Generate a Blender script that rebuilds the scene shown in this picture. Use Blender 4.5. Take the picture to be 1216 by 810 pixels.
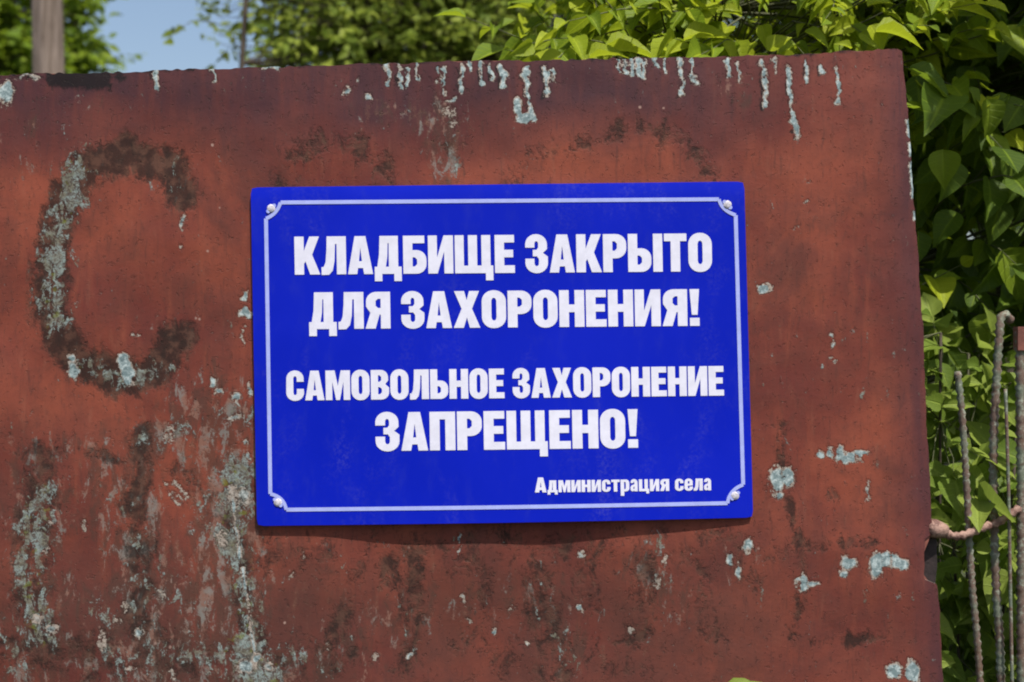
import bpy, math, random
import numpy as np
from mathutils import Vector, Matrix
from mathutils.geometry import tessellate_polygon

# ------------------------------------------------------------------ camera, sky, sun, exposure
for o in list(bpy.data.objects): bpy.data.objects.remove(o)
scn = bpy.context.scene
COL = scn.collection
CAMD, CAMZ = 1.6, 1.5                  # camera stands 1.6 m in front of the gate sheet, at eye height
K = 1.246 / 1216.0                     # metres per photo pixel on the gate plane (the sign is 0.60 m wide)
cam_d = bpy.data.cameras.new('camera'); cam = bpy.data.objects.new('camera', cam_d); COL.objects.link(cam)
cam.location = (0, -CAMD, CAMZ); cam.rotation_euler = (math.radians(90), 0, 0)
cam_d.sensor_width = 36; cam_d.lens = 18 / (0.623 / CAMD); cam_d.clip_start = 0.02; cam_d.clip_end = 2000
cam_d.dof.use_dof = True; cam_d.dof.focus_distance = 1.6; cam_d.dof.aperture_fstop = 6.0
scn.camera = cam

SUN_EL, SUN_AZ = 63.0, 32.0            # azimuth measured from straight behind the camera towards the right
sd = Vector((math.sin(math.radians(SUN_AZ)) * math.cos(math.radians(SUN_EL)),
             -math.cos(math.radians(SUN_AZ)) * math.cos(math.radians(SUN_EL)), math.sin(math.radians(SUN_EL))))
w = bpy.data.worlds.new('World'); scn.world = w; w.use_nodes = True
wn = w.node_tree; sky = wn.nodes.new('ShaderNodeTexSky'); sky.sky_type = 'NISHITA'; sky.sun_disc = False
sky.sun_elevation = math.radians(SUN_EL)
sky.sun_rotation = math.atan2(sd.x, sd.y)
sky.air_density = 1.0; sky.dust_density = 2.6; sky.ozone_density = 0.2
wn.links.new(sky.outputs[0], wn.nodes['Background'].inputs[0]); wn.nodes['Background'].inputs[1].default_value = 0.12
sl = bpy.data.lights.new('sun', 'SUN'); sun = bpy.data.objects.new('sun', sl); COL.objects.link(sun)
sl.energy = 5.0; sl.angle = math.radians(0.5); sl.color = (1.0, 0.95, 0.87)
sun.rotation_euler = sd.to_track_quat('Z', 'Y').to_euler(); sun.location = (3, -4, 8)
scn.cycles.filter_width = 2.0
scn.view_settings.view_transform = 'Standard'; scn.view_settings.look = 'None'
scn.view_settings.exposure = 0.36; scn.view_settings.gamma = 1.0; scn.view_settings.use_curve_mapping = False

# ------------------------------------------------------------------ helpers
rng = np.random.default_rng(11); random.seed(11)
def P(px, py, y=0.0):
    s = K * (CAMD + y) / CAMD
    return Vector(((px - 608) * s, y, CAMZ - (py - 405) * s))
def tag(o, label=None, cat=None, group=None, kind=None):
    if label: o['label'] = label
    if cat: o['category'] = cat
    if group: o['group'] = group
    if kind: o['kind'] = kind
    return o
def empty(name, loc, label=None, cat=None, group=None):
    o = bpy.data.objects.new(name, None); COL.objects.link(o); o.location = loc; o.empty_display_size = 0.05
    return tag(o, label, cat, group)
ORG = {}
def origin(o):
    v = Vector(o.location)
    while o.parent: o = o.parent; v += Vector(o.location)
    return v
def obj(name, V, F, mat, parent=None, smooth=True, attrs=None):
    V = np.asarray(V, dtype=np.float64)
    if parent is not None: V = V - np.array(origin(parent))
    me = bpy.data.meshes.new(name)
    if isinstance(F, np.ndarray): F = F.tolist()
    me.from_pydata(V.tolist(), [], F)
    if attrs:
        for an, av in attrs.items():
            a = me.attributes.new(an, 'FLOAT', 'POINT'); a.data.foreach_set('value', np.asarray(av, dtype=np.float32))
    if smooth: me.polygons.foreach_set('use_smooth', [True] * len(me.polygons))
    me.materials.append(mat); me.update()
    o = bpy.data.objects.new(name, me); COL.objects.link(o)
    if parent is not None: o.parent = parent
    return o
def tube(pts, rad, n=8, cap=True):
    pts = [Vector(p) for p in pts]
    if not hasattr(rad, '__len__'): rad = [rad] * len(pts)
    V, F = [], []
    up = None
    for i, p in enumerate(pts):
        d = (pts[min(i + 1, len(pts) - 1)] - pts[max(i - 1, 0)]).normalized()
        if up is None:
            up = Vector((1, 0, 0)) if abs(d.x) < 0.8 else Vector((0, 1, 0))
        a = d.cross(up).normalized(); b = d.cross(a).normalized(); up = -b if False else a.cross(d)
        for k in range(n):
            t = 2 * math.pi * k / n
            V.append(p + (a * math.cos(t) + b * math.sin(t)) * rad[i])
    for i in range(len(pts) - 1):
        for k in range(n):
            F.append([i * n + k, i * n + (k + 1) % n, (i + 1) * n + (k + 1) % n, (i + 1) * n + k])
    if cap:
        F.append(list(range(n))[::-1]); F.append([(len(pts) - 1) * n + k for k in range(n)])
    return [tuple(v) for v in V], F
def merge(parts):
    V, F = [], []
    for v, f in parts:
        b = len(V); V += list(v); F += [[i + b for i in q] for q in f]
    return V, F
def box(x0, x1, y0, y1, z0, z1):
    V = [(x, y, z) for x in (x0, x1) for y in (y0, y1) for z in (z0, z1)]
    F = [[0, 1, 3, 2], [4, 6, 7, 5], [0, 4, 5, 1], [2, 3, 7, 6], [0, 2, 6, 4], [1, 5, 7, 3]]
    return V, F
def vnoise(x, y, cell, seed):
    r = np.random.default_rng(seed); G = r.random((260, 260))
    x = np.asarray(x) / cell + 100; y = np.asarray(y) / cell + 100
    i = np.floor(x).astype(int); j = np.floor(y).astype(int); fx = x - i; fy = y - j
    fx = fx * fx * (3 - 2 * fx); fy = fy * fy * (3 - 2 * fy); i %= 259; j %= 259
    return (G[i, j] * (1 - fx) + G[i + 1, j] * fx) * (1 - fy) + (G[i, j + 1] * (1 - fx) + G[i + 1, j + 1] * fx) * fy

# ------------------------------------------------------------------ node helper
class NT:
    def __init__(s, name):
        s.m = bpy.data.materials.new(name); s.m.use_nodes = True; s.t = s.m.node_tree
        s.b = s.t.nodes['Principled BSDF']; s.out = s.t.nodes['Material Output']
    def n(s, kind, **kw):
        nd = s.t.nodes.new(kind)
        for k, v in kw.items(): setattr(nd, k, v)
        return nd
    def put(s, sock, v):
        if isinstance(v, bpy.types.NodeSocket): s.t.links.new(v, sock)
        elif v is not None: sock.default_value = v
    def math(s, op, a, b=None, c=None, clamp=False):
        nd = s.n('ShaderNodeMath', operation=op, use_clamp=clamp)
        for i, v in enumerate((a, b, c)): s.put(nd.inputs[i], v)
        return nd.outputs[0]
    def ss(s, v, a, b, lo=0.0, hi=1.0):
        nd = s.n('ShaderNodeMapRange', interpolation_type='SMOOTHSTEP')
        s.put(nd.inputs[0], v); nd.inputs[1].default_value = a; nd.inputs[2].default_value = b
        nd.inputs[3].default_value = lo; nd.inputs[4].default_value = hi
        return nd.outputs[0]
    def mix(s, f, a, b):
        nd = s.n('ShaderNodeMix', data_type='RGBA')
        s.put(nd.inputs[0], f)
        for i, v in ((6, a), (7, b)):
            s.put(nd.inputs[i], v if isinstance(v, bpy.types.NodeSocket) else (*v, 1.0))
        return nd.outputs[2]
    def attr(s, name):
        return s.n('ShaderNodeAttribute', attribute_name=name).outputs['Fac']
    def coord(s, scale=(1, 1, 1)):
        c = s.n('ShaderNodeTexCoord'); m = s.n('ShaderNodeMapping'); m.inputs['Scale'].default_value = scale
        s.t.links.new(c.outputs['Object'], m.inputs[0]); return m.outputs[0]
    def noise(s, vec, scale, detail=4, rough=0.6, dist=0.0):
        nd = s.n('ShaderNodeTexNoise'); s.put(nd.inputs['Vector'], vec); nd.inputs['Scale'].default_value = scale
        nd.inputs['Detail'].default_value = detail; nd.inputs['Roughness'].default_value = rough
        nd.inputs['Distortion'].default_value = dist
        return nd.outputs[0]
    def bump(s, h, strength, dist):
        nd = s.n('ShaderNodeBump'); nd.inputs['Strength'].default_value = strength; nd.inputs['Distance'].default_value = dist
        s.put(nd.inputs['Height'], h); s.t.links.new(nd.outputs[0], s.b.inputs['Normal']); return nd
    def fin(s, col, rough, metal=0.0, spec=None):
        s.put(s.b.inputs['Base Color'], col if isinstance(col, bpy.types.NodeSocket) else (*col, 1.0))
        s.put(s.b.inputs['Roughness'], rough); s.put(s.b.inputs['Metallic'], metal)
        if spec is not None: s.b.inputs['Specular IOR Level'].default_value = spec
        return s.m

def mat_sheet():
    n = NT('weathered_red_paint'); c = n.coord(); cs = n.coord((3.2, 1, 0.5))
    grime, chip, speck, violet_shade, tan, black = (n.attr(a) for a in ('grime', 'chip', 'speck', 'violet_shade', 'tan', 'black'))
    flake, brown = n.attr('flake'), n.attr('brown')
    big = n.noise(c, 5, 4, .6); mid = n.noise(c, 22, 5, .65, .6); fine = n.noise(c, 110, 5, .7, .5); fin2 = n.noise(c, 250, 4, .65, .8); vfine = n.noise(c, 600, 3, .6)
    strk = n.noise(cs, 16, 5, .62, .3); strk2 = n.noise(cs, 60, 5, .65, .5); strk3 = n.noise(n.coord((1, 1, .22)), 75, 4, .6, .3)
    col = n.mix(n.ss(big, .34, .66), (.122, .030, .024), (.232, .060, .036))
    col = n.mix(n.ss(n.noise(n.coord((1, 1, .7)), 8, 5, .65, .6), .50, .70, 0, .70), col, (.088, .030, .026))
    col = n.mix(n.ss(mid, .44, .72, 0, .55), col, (.105, .036, .027))
    col = n.mix(n.ss(strk, .48, .74, 0, .55), col, (.235, .062, .036))
    col = n.mix(n.ss(strk2, .52, .72, 0, .55), col, (.078, .031, .025))
    col = n.mix(n.ss(strk3, .58, .76, 0, .30), col, (.250, .095, .060))
    col = n.mix(n.ss(fin2, .56, .74, 0, .25), col, (.095, .035, .026))
    col = n.mix(n.math('MULTIPLY', brown, n.ss(n.noise(c, 9, 4, .6), .35, .62, .2, .85)), col, (.085, .036, .027))
    # violet tone painted in for sky reflection at the top and bend shade at right
    dd = n.math('MULTIPLY', violet_shade, n.ss(n.math('ADD', n.math('MULTIPLY', strk, .5), n.math('MULTIPLY', big, .5)), .32, .60, .5, 1.0))
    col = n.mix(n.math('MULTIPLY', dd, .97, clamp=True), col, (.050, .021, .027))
    # tan worn primer and brown mottling
    tf = n.ss(n.math('ADD', tan, n.math('MULTIPLY', n.math('SUBTRACT', n.math('ADD', n.math('MULTIPLY', fine, .5), n.math('MULTIPLY', strk3, .5)), .5), 1.9)), .38, .74)
    col = n.mix(n.math('MULTIPLY', tf, .62), col, n.mix(n.ss(fin2, .4, .6), (.110, .062, .044), (.250, .130, .085)))
    # ragged thin flaking in the weathered zones
    rag = n.noise(n.coord((1.5, 1, .62)), 42, 7, .70, .5)
    ff = n.ss(n.math('ADD', n.math('MULTIPLY', flake, .235), n.math('ADD', rag, n.math('MULTIPLY', n.math('SUBTRACT', fin2, .5), .30))), .74, .82)
    fsh = n.ss(n.math('ADD', n.math('MULTIPLY', flake, .29), n.noise(n.coord((1.5, 1, .62)), 36, 7, .70, .5)), .70, .84)
    col = n.mix(n.math('MULTIPLY', fsh, .55), col, (.055, .036, .028))
    col = n.mix(n.math('MULTIPLY', ff, .70), col, n.mix(n.ss(n.noise(c, 30, 3), .42, .6), (.23, .125, .095), (.20, .20, .185)))
    # worn dark lettering: brown-black with grey and greenish flecks
    pat = n.noise(n.coord((1.2, 1, .75)), 38, 6, .68, .7)
    gsum = n.math('ADD', grime, n.math('MULTIPLY', n.math('SUBTRACT', n.math('ADD', n.math('MULTIPLY', pat, .7), n.math('MULTIPLY', fin2, .3)), .5), 2.6))
    gf = n.ss(gsum, .24, .72)
    gcol = n.mix(n.ss(n.noise(c, 55, 4, .6), .45, .62), (.020, .014, .012), (.080, .042, .030))
    col = n.mix(n.math('MULTIPLY', gf, .86), col, gcol)
    sp = n.ss(n.math('ADD', speck, n.math('MULTIPLY', n.math('SUBTRACT', n.math('ADD', n.math('MULTIPLY', n.noise(n.coord((1.3, 1, .7)), 62, 6, .68, .6), .8), n.math('MULTIPLY', fin2, .2)), .5), 3.6)), .44, .66)
    spc = n.mix(n.ss(n.noise(c, 60, 3), .40, .62), (.24, .30, .29), (.17, .165, .125))
    spc = n.mix(n.ss(fin2, .38, .58), (.085, .070, .060), spc)
    col = n.mix(n.math('MULTIPLY', sp, .86), col, spc)
    moss = n.math('MULTIPLY', n.ss(n.noise(c, 75, 3, .6), .58, .68), n.ss(speck, .35, .6))
    col = n.mix(n.math('MULTIPLY', moss, .6), col, (.13, .15, .02))
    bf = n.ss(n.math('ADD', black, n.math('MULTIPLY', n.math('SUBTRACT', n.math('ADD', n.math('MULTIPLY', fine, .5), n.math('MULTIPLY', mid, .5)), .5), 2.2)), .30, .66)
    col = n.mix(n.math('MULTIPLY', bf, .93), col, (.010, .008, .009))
    # chips down to the old pale blue coat, with a dark rim; shallow ones only reach the primer
    csum = n.math('ADD', chip, n.math('MULTIPLY', n.math('SUBTRACT', n.math('ADD', n.math('MULTIPLY', fine, .45), n.math('ADD', n.math('MULTIPLY', fin2, .40), n.math('MULTIPLY', vfine, .15))), .5), 3.3))
    rim = n.ss(csum, .14, .40); cf = n.ss(csum, .42, .60)
    deep = n.ss(chip, .58, .78)
    col = n.mix(n.math('MULTIPLY', rim, n.ss(deep, 0, 1, .12, .80)), col, (.040, .026, .023))
    ccol = n.mix(n.ss(n.math('ADD', fine, n.math('MULTIPLY', fin2, .6)), .72, 1.0), (.15, .205, .215), (.46, .535, .54))
    ccol = n.mix(deep, n.mix(n.ss(fin2, .4, .62), (.20, .16, .13), (.34, .29, .25)), ccol)
    col = n.mix(cf, col, ccol)
    # tiny scattered nicks
    vor = n.n('ShaderNodeTexVoronoi'); n.put(vor.inputs['Vector'], c); vor.inputs['Scale'].default_value = 42
    nick = n.math('MULTIPLY', n.ss(n.math('ADD', vor.outputs['Distance'], n.math('MULTIPLY', fin2, .10)), .15, .10), n.ss(n.noise(c, 9, 2), .56, .64))
    col = n.mix(n.math('MULTIPLY', nick, .75), col, (.36, .24, .20))
    h = n.math('ADD', n.math('MULTIPLY', fine, .35), n.math('MULTIPLY', mid, .45)); h = n.math('ADD', h, n.math('MULTIPLY', fin2, .16))
    h = n.math('SUBTRACT', h, n.math('MULTIPLY', gf, .35)); h = n.math('ADD', h, n.math('MULTIPLY', n.math('SUBTRACT', rim, n.math('MULTIPLY', cf, 1.25)), -.55))
    h = n.math('ADD', h, n.math('MULTIPLY', sp, .35))
    n.bump(h, .8, .0016)
    return n.fin(col, n.math('ADD', n.ss(mid, .3, .7, .50, .66), n.math('MULTIPLY', gf, .2)), spec=.15)
def mat_plain(name, col, rough, var=.25, scale=30, bump=.0, metal=0.0, spec=.4):
    n = NT(name); c = n.coord(); v = n.noise(c, scale, 4, .6)
    a = tuple(x * (1 - var) for x in col); b = tuple(min(1, x * (1 + var)) for x in col)
    if bump: n.bump(n.noise(c, scale * 4, 4, .6), .5, bump)
    return n.fin(n.mix(n.ss(v, .3, .7), a, b), rough, metal, spec)
def mat_blue():
    n = NT('blue_sign_print'); c = n.coord(); v = n.noise(c, 5, 3, .5); f = n.noise(n.coord((1, 1, .4)), 60, 4, .6)
    col = n.mix(n.ss(v, .3, .7), (.002, .011, .39), (.004, .014, .45))
    col = n.mix(n.ss(f, .52, .8, 0, .16), col, (.03, .045, .34))
    dst = n.math('MULTIPLY', n.ss(n.noise(n.coord((1, 1, .5)), 14, 6, .7, .5), .50, .78), n.ss(n.noise(c, 260, 4, .7), .40, .66))
    col = n.mix(n.math('MULTIPLY', dst, .14), col, (.22, .22, .34))
    n.bump(n.noise(c, 9, 2), .08, .004)
    return n.fin(col, n.ss(f, .3, .7, .34, .46), spec=.10)
def mat_rebar():
    n = NT('rusty_rebar'); c = n.coord(); v = n.noise(c, 26, 4, .65); f = n.noise(c, 160, 4, .7)
    col = n.mix(n.ss(v, .38, .55), (.130, .150, .110), (.130, .085, .066))
    col = n.mix(n.ss(f, .50, .68), col, (.27, .29, .23))
    col = n.mix(n.ss(n.noise(c, 55, 3), .56, .66, 0, .8), col, (.10, .055, .035))
    n.bump(f, .6, .001)
    return n.fin(col, .7, spec=.35)
def mat_rail():
    n = NT('faded_pink_rail'); c = n.coord(); v = n.noise(c, 60, 4, .7)
    col = n.mix(n.ss(v, .40, .58), (.11, .050, .038), (.31, .19, .15))
    n.bump(n.noise(c, 200, 4), .9, .002)
    return n.fin(col, .75)
def mat_wood():
    n = NT('weathered_grey_wood'); c = n.coord((1, 1, .06)); v = n.noise(c, 30, 5, .65, .4); w2 = n.noise(c, 95, 4, .6)
    col = n.mix(n.ss(v, .36, .66), (.13, .098, .078), (.285, .225, .190))
    col = n.mix(n.ss(w2, .60, .72, 0, .8), col, (.05, .035, .028))
    n.bump(n.math('ADD', v, w2), .9, .012)
    return n.fin(col, .85, spec=.2)
def mat_bark():
    n = NT('dark_bark'); c = n.coord((1, 1, .3)); v = n.noise(c, 40, 5, .65)
    n.bump(v, .8, .006)
    return n.fin(n.mix(n.ss(v, .35, .65), (.030, .023, .018), (.10, .078, .060)), .9, spec=.2)
def mat_leaf(name, dark, mid, light, trans=.50):
    n = NT(name); lv = n.attr('lv'); c = n.coord()
    side, along = n.attr('side'), n.attr('along')
    ph = n.math('FRACT', n.math('SUBTRACT', n.math('MULTIPLY', along, 6.5), n.math('MULTIPLY', side, 1.3)))
    vein = n.math('MAXIMUM', n.ss(n.math('ABSOLUTE', n.math('SUBTRACT', ph, .5)), .10, .02, 0, .6), n.ss(side, .14, .03))
    bp = n.n('ShaderNodeBump'); bp.inputs['Strength'].default_value = .5; bp.inputs['Distance'].default_value = .002
    n.put(bp.inputs['Height'], n.math('MULTIPLY', vein, -1.0)); n.t.links.new(bp.outputs[0], n.b.inputs['Normal'])
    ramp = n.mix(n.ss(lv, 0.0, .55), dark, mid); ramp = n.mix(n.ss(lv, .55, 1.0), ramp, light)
    ramp = n.mix(n.ss(n.noise(c, 45, 3), .42, .72, 0, .35), ramp, tuple(x * .62 for x in mid))
    ramp = n.mix(n.math('MULTIPLY', vein, .30), ramp, tuple(min(1, x * 1.7) for x in light))
    ramp = n.mix(n.math('MULTIPLY', n.ss(n.noise(c, 130, 3, .6), .66, .74), .7), ramp, (.12, .085, .03))
    n.put(n.b.inputs['Base Color'], ramp); n.b.inputs['Roughness'].default_value = .55; n.b.inputs['Specular IOR Level'].default_value = .22
    tr = n.n('ShaderNodeBsdfTranslucent'); n.put(tr.inputs[0], n.mix(.5, ramp, light))
    mx = n.n('ShaderNodeMixShader'); mx.inputs[0].default_value = trans
    n.t.links.new(n.b.outputs[0], mx.inputs[1]); n.t.links.new(tr.outputs[0], mx.inputs[2]); n.t.links.new(mx.outputs[0], n.out.inputs[0])
    return n.m
M = dict(sheet=mat_sheet(), blue=mat_blue(), rebar=mat_rebar(), rail=mat_rail(), wood=mat_wood(), bark=mat_bark(),
         white=mat_plain('white_sign_print', (.66, .66, .78), .5, .05, 90),
         line=mat_plain('pale_border_print', (.34, .39, .76), .5, .06, 90),
         rivet=mat_plain('pale_rivet', (.50, .48, .54), .75, .35, 300, .0006),
         edge=mat_plain('bare_sheet_edge', (.34, .32, .27), .6, .5, 60, .0006),
         iron=mat_plain('dark_iron_and_shade', (.022, .014, .014), .75, .4, 60, .0012),  # near-black iron, also stands in for shade in the edge notch
         steel=mat_plain('brown_steel', (.16, .055, .04), .65, .3, 40, .001),
         twig=mat_plain('green_twig', (.075, .08, .035), .7, .3, 40),
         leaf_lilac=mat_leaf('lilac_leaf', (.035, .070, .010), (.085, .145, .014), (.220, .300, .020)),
         leaf_top=mat_leaf('yellow_green_leaf', (.075, .130, .010), (.180, .265, .014), (.360, .420, .022)),
         leaf_small=mat_leaf('small_tree_leaf', (.065, .105, .014), (.150, .215, .022), (.290, .345, .05)),
         leaf_far=mat_leaf('far_tree_leaf', (.045, .090, .010), (.115, .190, .012), (.230, .310, .020)),
         leaf_weed=mat_leaf('weed_leaf', (.060, .110, .016), (.140, .215, .026), (.270, .345, .06)))
def mat_ground():
    n = NT('earth'); c = n.coord(); v = n.noise(c, 1.3, 6, .65); f = n.noise(c, 25, 5, .7)
    col = n.mix(n.ss(v, .4, .6), (.050, .042, .028), (.036, .052, .016)); col = n.mix(n.ss(f, .5, .75, 0, .6), col, (.075, .062, .045))
    n.bump(f, .8, .02); return n.fin(col, .95, spec=.15)
M['ground'] = mat_ground()
def mat_grass(): 
    n = NT('grass_blade'); lv = n.attr('lv'); return n.fin(n.mix(lv, (.045, .085, .014), (.13, .19, .03)), .6)
M['grass'] = mat_grass()

# ------------------------------------------------------------------ ground
g = np.linspace(-1, 1, 41); gx = np.sign(g) * np.abs(g) ** 2.2 * 400
V = [(x, y, 0.03 * (vnoise(np.array([x]), np.array([y]), 2.0, 5)[0] - .5) - .01) for y in gx for x in gx]
F = [[j * 41 + i, j * 41 + i + 1, (j + 1) * 41 + i + 1, (j + 1) * 41 + i] for j in range(40) for i in range(40)]
tag(obj('ground', V, F, M['ground']), kind='structure')

# ------------------------------------------------------------------ gate sheet
TOPX = [-620, 0, 60, 130, 185, 290, 460, 620, 800, 960, 1030, 1055, 1068, 1075]
TOPY = [100, 88, 87, 86, 84, 80, 74.5, 71, 67.5, 63, 58.5, 56, 56.5, 59]
EDGY = [50, 62, 150, 250, 400, 560, 634, 641, 688, 695, 720, 810, 1760]
EDGX = [1074, 1075, 1082, 1089, 1099, 1106, 1110, 1099, 1098, 1115, 1119, 1122, 1153]  # inward step is a notch shaped for the dark shadow by the hinge
cols = np.concatenate([np.arange(-620, -20, 24.0), np.arange(-20, 1076, 2.0)]); cols[-1] = 1074.0
rows = np.concatenate([np.arange(0, 770, 2.0), np.arange(770, 1700, 24.0)]); rows[-1] = 1690
CX, RW = np.meshgrid(cols, rows)
top = np.interp(CX, TOPX, TOPY) + 2.8 * (vnoise(CX, CX * 0, 7, 3) - .5) + 1.6 * (vnoise(CX, CX * 0, 31, 4) - .5)
PY = top + RW
er = np.interp(PY, EDGY, EDGX) + 1.4 * (vnoise(PY, PY * 0, 8, 8) - .5) + 1.8 * (vnoise(PY, PY * 0, 30, 9) - .5)
ers = np.interp(PY, [50, 62, 150, 250, 400, 560, 640, 720, 810, 1760], [1074, 1075, 1082, 1089, 1099, 1106, 1110, 1119, 1122, 1153])
w_r = np.clip((CX - 900) / (1074 - 900), 0, 1)
PX = CX + w_r * (er - 1074)
def sheet_y(px, py, ed):
    y = 0.0035 * (vnoise(px, py, 300, 21) - .5) + 0.0045 * (vnoise(px, py, 95, 22) - .5) + 0.0008 * (vnoise(px, py, 26, 23) - .5)
    ons = np.clip(np.minimum(np.minimum(px - 270, 920 - px), np.minimum(py - 190, 650 - py)) / 40, 0, 1)
    y = y * (1 - .8 * ons)
    d = np.clip((34 - (ed - px)) / 34, 0, 1); y = y + 0.009 * d ** 2
    t = np.clip((185 - py) / 120, 0, 1.2); y = y + 0.004 * t ** 2
    return y
SY = sheet_y(PX, PY, ers)
# ---- wear and painted-shade masks, laid out in the sheet's own millimetres
def seg_field(paths, wdef):
    out = np.zeros(PX.shape)
    for pts, wd, amp in paths:
        d = np.full(PX.shape, 1e9)
        for (x0, y0), (x1, y1) in zip(pts[:-1], pts[1:]):
            ux, uy = x1 - x0, y1 - y0; L2 = ux * ux + uy * uy + 1e-9
            t = np.clip(((PX - x0) * ux + (PY - y0) * uy) / L2, 0, 1)
            d = np.minimum(d, np.hypot(PX - x0 - t * ux, PY - y0 - t * uy))
        out = np.maximum(out, amp * np.clip(1.25 - (d / (wd * .5)) * .62, 0, 1))
    return out
WX = PX + 4 * (vnoise(PX, PY, 9, 61) - .5) + 3.5 * (vnoise(PX, PY, 4.5, 62) - .5)
WY = PY + 8 * (vnoise(PX, PY, 10, 63) - .5) + 4.5 * (vnoise(PX, PY, 4.5, 64) - .5)
def blob_field(bl):
    out = np.zeros(PX.shape)
    for (x, y, rx, ry, amp) in bl:
        q = ((WX - x) / rx) ** 2 + ((WY - y) / ry) ** 2
        out = np.maximum(out, amp * np.clip(1.10 - .58 * q, 0, 1))
    return out
Cpath = [(216, 228), (200, 198), (150, 182), (105, 198), (78, 235), (62, 300), (56, 360), (70, 402), (96, 430), (140, 452), (182, 442), (212, 402)]
gr = [(Cpath, 33, 1.0), ([(50, 540), (42, 600), (34, 680), (48, 752)], 40, .62), ([(166, 520), (162, 620), (168, 700), (162, 752)], 30, .66),
      ([(100, 535), (150, 548)], 16, .55), ([(284, 560), (278, 640), (296, 725), (302, 800)], 30, .62),
      ([(334, 214), (350, 184), (385, 164), (425, 170), (452, 190), (462, 216)], 28, .52), ([(612, 214), (632, 184), (690, 168), (737, 154)], 26, .42), ([(768, 150), (795, 166), (830, 186), (846, 214)], 28, .42), ([(530, 150), (545, 180)], 30, .40),
      ([(735, 146), (737, 166)], 12, .55), ([(772, 150), (790, 163)], 12, .55), ([(926, 505), (930, 570), (945, 625)], 14, .52), ([(946, 620), (954, 700), (940, 760)], 16, .48),
      ([(955, 650), (1035, 642)], 16, .44), ([(970, 764), (1045, 756)], 16, .44), ([(985, 588), (992, 590)], 16, .55),
      ([(460, 670), (461, 690)], 26, .66), ([(408, 730), (394, 790)], 30, .56), ([(495, 660), (484, 790)], 30, .56), ([(632, 680), (662, 800)], 40, .52),
      ([(768, 670), (758, 760)], 34, .50), ([(560, 640), (575, 700)], 34, .40), ([(695, 640), (705, 720)], 36, .42), ([(830, 640), (845, 760)], 32, .38), ([(330, 780), (420, 770)], 30, .42), ([(520, 645), (700, 650)], 40, .36), ([(840, 640), (900, 690)], 30, .34),
      ([(10, 770), (340, 790)], 60, .42), ([(300, 660), (900, 650)], 50, .34), ([(560, 760), (760, 790)], 60, .32), ([(210, 560), (260, 600)], 30, .36)]
grime = seg_field(gr, 20)
sp = [([(90, 205), (68, 280), (66, 300)], 34, .66), ([(66, 290), (58, 350), (66, 385)], 32, .52), ([(96, 432), (150, 452), (196, 440)], 22, .46), ([(48, 590), (34, 680), (50, 752)], 36, .60),
      ([(165, 640), (168, 745)], 28, .36), ([(284, 565), (280, 600)], 36, .85), ([(264, 635), (276, 650)], 28, .80), ([(282, 600), (278, 640), (296, 725), (302, 800)], 32, .60), ([(290, 770), (310, 800)], 40, .85), ([(120, 575), (140, 600)], 20, .34),
      ([(170, 525), (240, 505), (290, 492)], 28, .36), ([(250, 570), (225, 620)], 20, .36), ([(120, 720), (130, 800)], 30, .36), ([(150, 785), (330, 780)], 46, .38),
      ([(200, 700), (240, 720)], 26, .34), ([(10, 740), (30, 800)], 30, .36), ([(775, 640), (785, 690)], 20, .34), ([(485, 730), (488, 780)], 16, .38), ([(660, 740), (680, 790)], 20, .34),
      ([(330, 770), (400, 790)], 26, .34), ([(200, 190), (214, 226)], 14, .36), ([(535, 140), (540, 200)], 18, .30), ([(640, 670), (650, 720)], 24, .28)]
speck = seg_field(sp, 20)
tan = seg_field([([(440, 128), (560, 150)], 34, .42), ([(500, 140), (520, 205)], 30, .46), ([(540, 150), (530, 212)], 22, .46), ([(860, 110), (880, 90)], 18, .38),
                 ([(60, 600), (60, 800)], 190, .34), ([(210, 560), (250, 800)], 180, .36), ([(380, 720), (760, 730)], 170, .30), ([(860, 640), (880, 800)], 120, .24), ([(30, 200), (20, 480)], 70, .22)], 20)
ch = []
dk = []
def drip(x, y0, y1, wd=2.9, lean=2):
    y1 += random.uniform(-3, 4); wd *= random.uniform(.75, 1.2); n = max(3, int((y1 - y0) / 3.5)); ph = random.uniform(0, 6)
    for i in range(n + 1):
        t = i / n; wob = .9 * math.sin(ph + t * 5)
        wv = wd * (1.25 - .65 * t + (.55 if t > .86 else 0)) * random.uniform(.8, 1.2)
        ch.append((x + lean * t + wob, y0 + (y1 - y0) * t, wv, 4.0, random.uniform(.66, .98)))
        dk.append((x + lean * t + wob - wd * 1.15, y0 + (y1 - y0) * t + 1, wv * .8, 4.5, .62))  # dark left flank of the drip, its shadow painted in
for a in [(459.5, 76, 99), (473, 76, 96), (482, 78, 97), (494, 74, 92), (520, 79, 98), (527, 82, 108), (547, 77, 113), (558, 74, 84), (570, 75, 103), (582, 77, 92),
          (596, 80, 102), (624, 79, 140, 3.8, 6), (648, 79, 112), (655, 82, 95), (733, 69, 80), (741, 70, 86), (749, 70, 88), (757, 70, 86), (764, 72, 90), (777, 70, 80), (789, 70, 82),
          (808, 70, 110, 4.0), (820, 70, 90), (824, 90, 96, 5), (865, 70, 88), (877, 74, 93), (906, 72, 127, 3.2, 5), (936, 80, 140, 3.4, 6), (943, 142, 161, 4.2, 4),
          (956, 74, 102, 2.6), (975, 80, 88), (996, 80, 123, 3.4, 0), (184, 84, 106, 3.6, 3), (252, 82, 100, 2.8), (920, 72, 82, 2.4)]: drip(*a)
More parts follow.
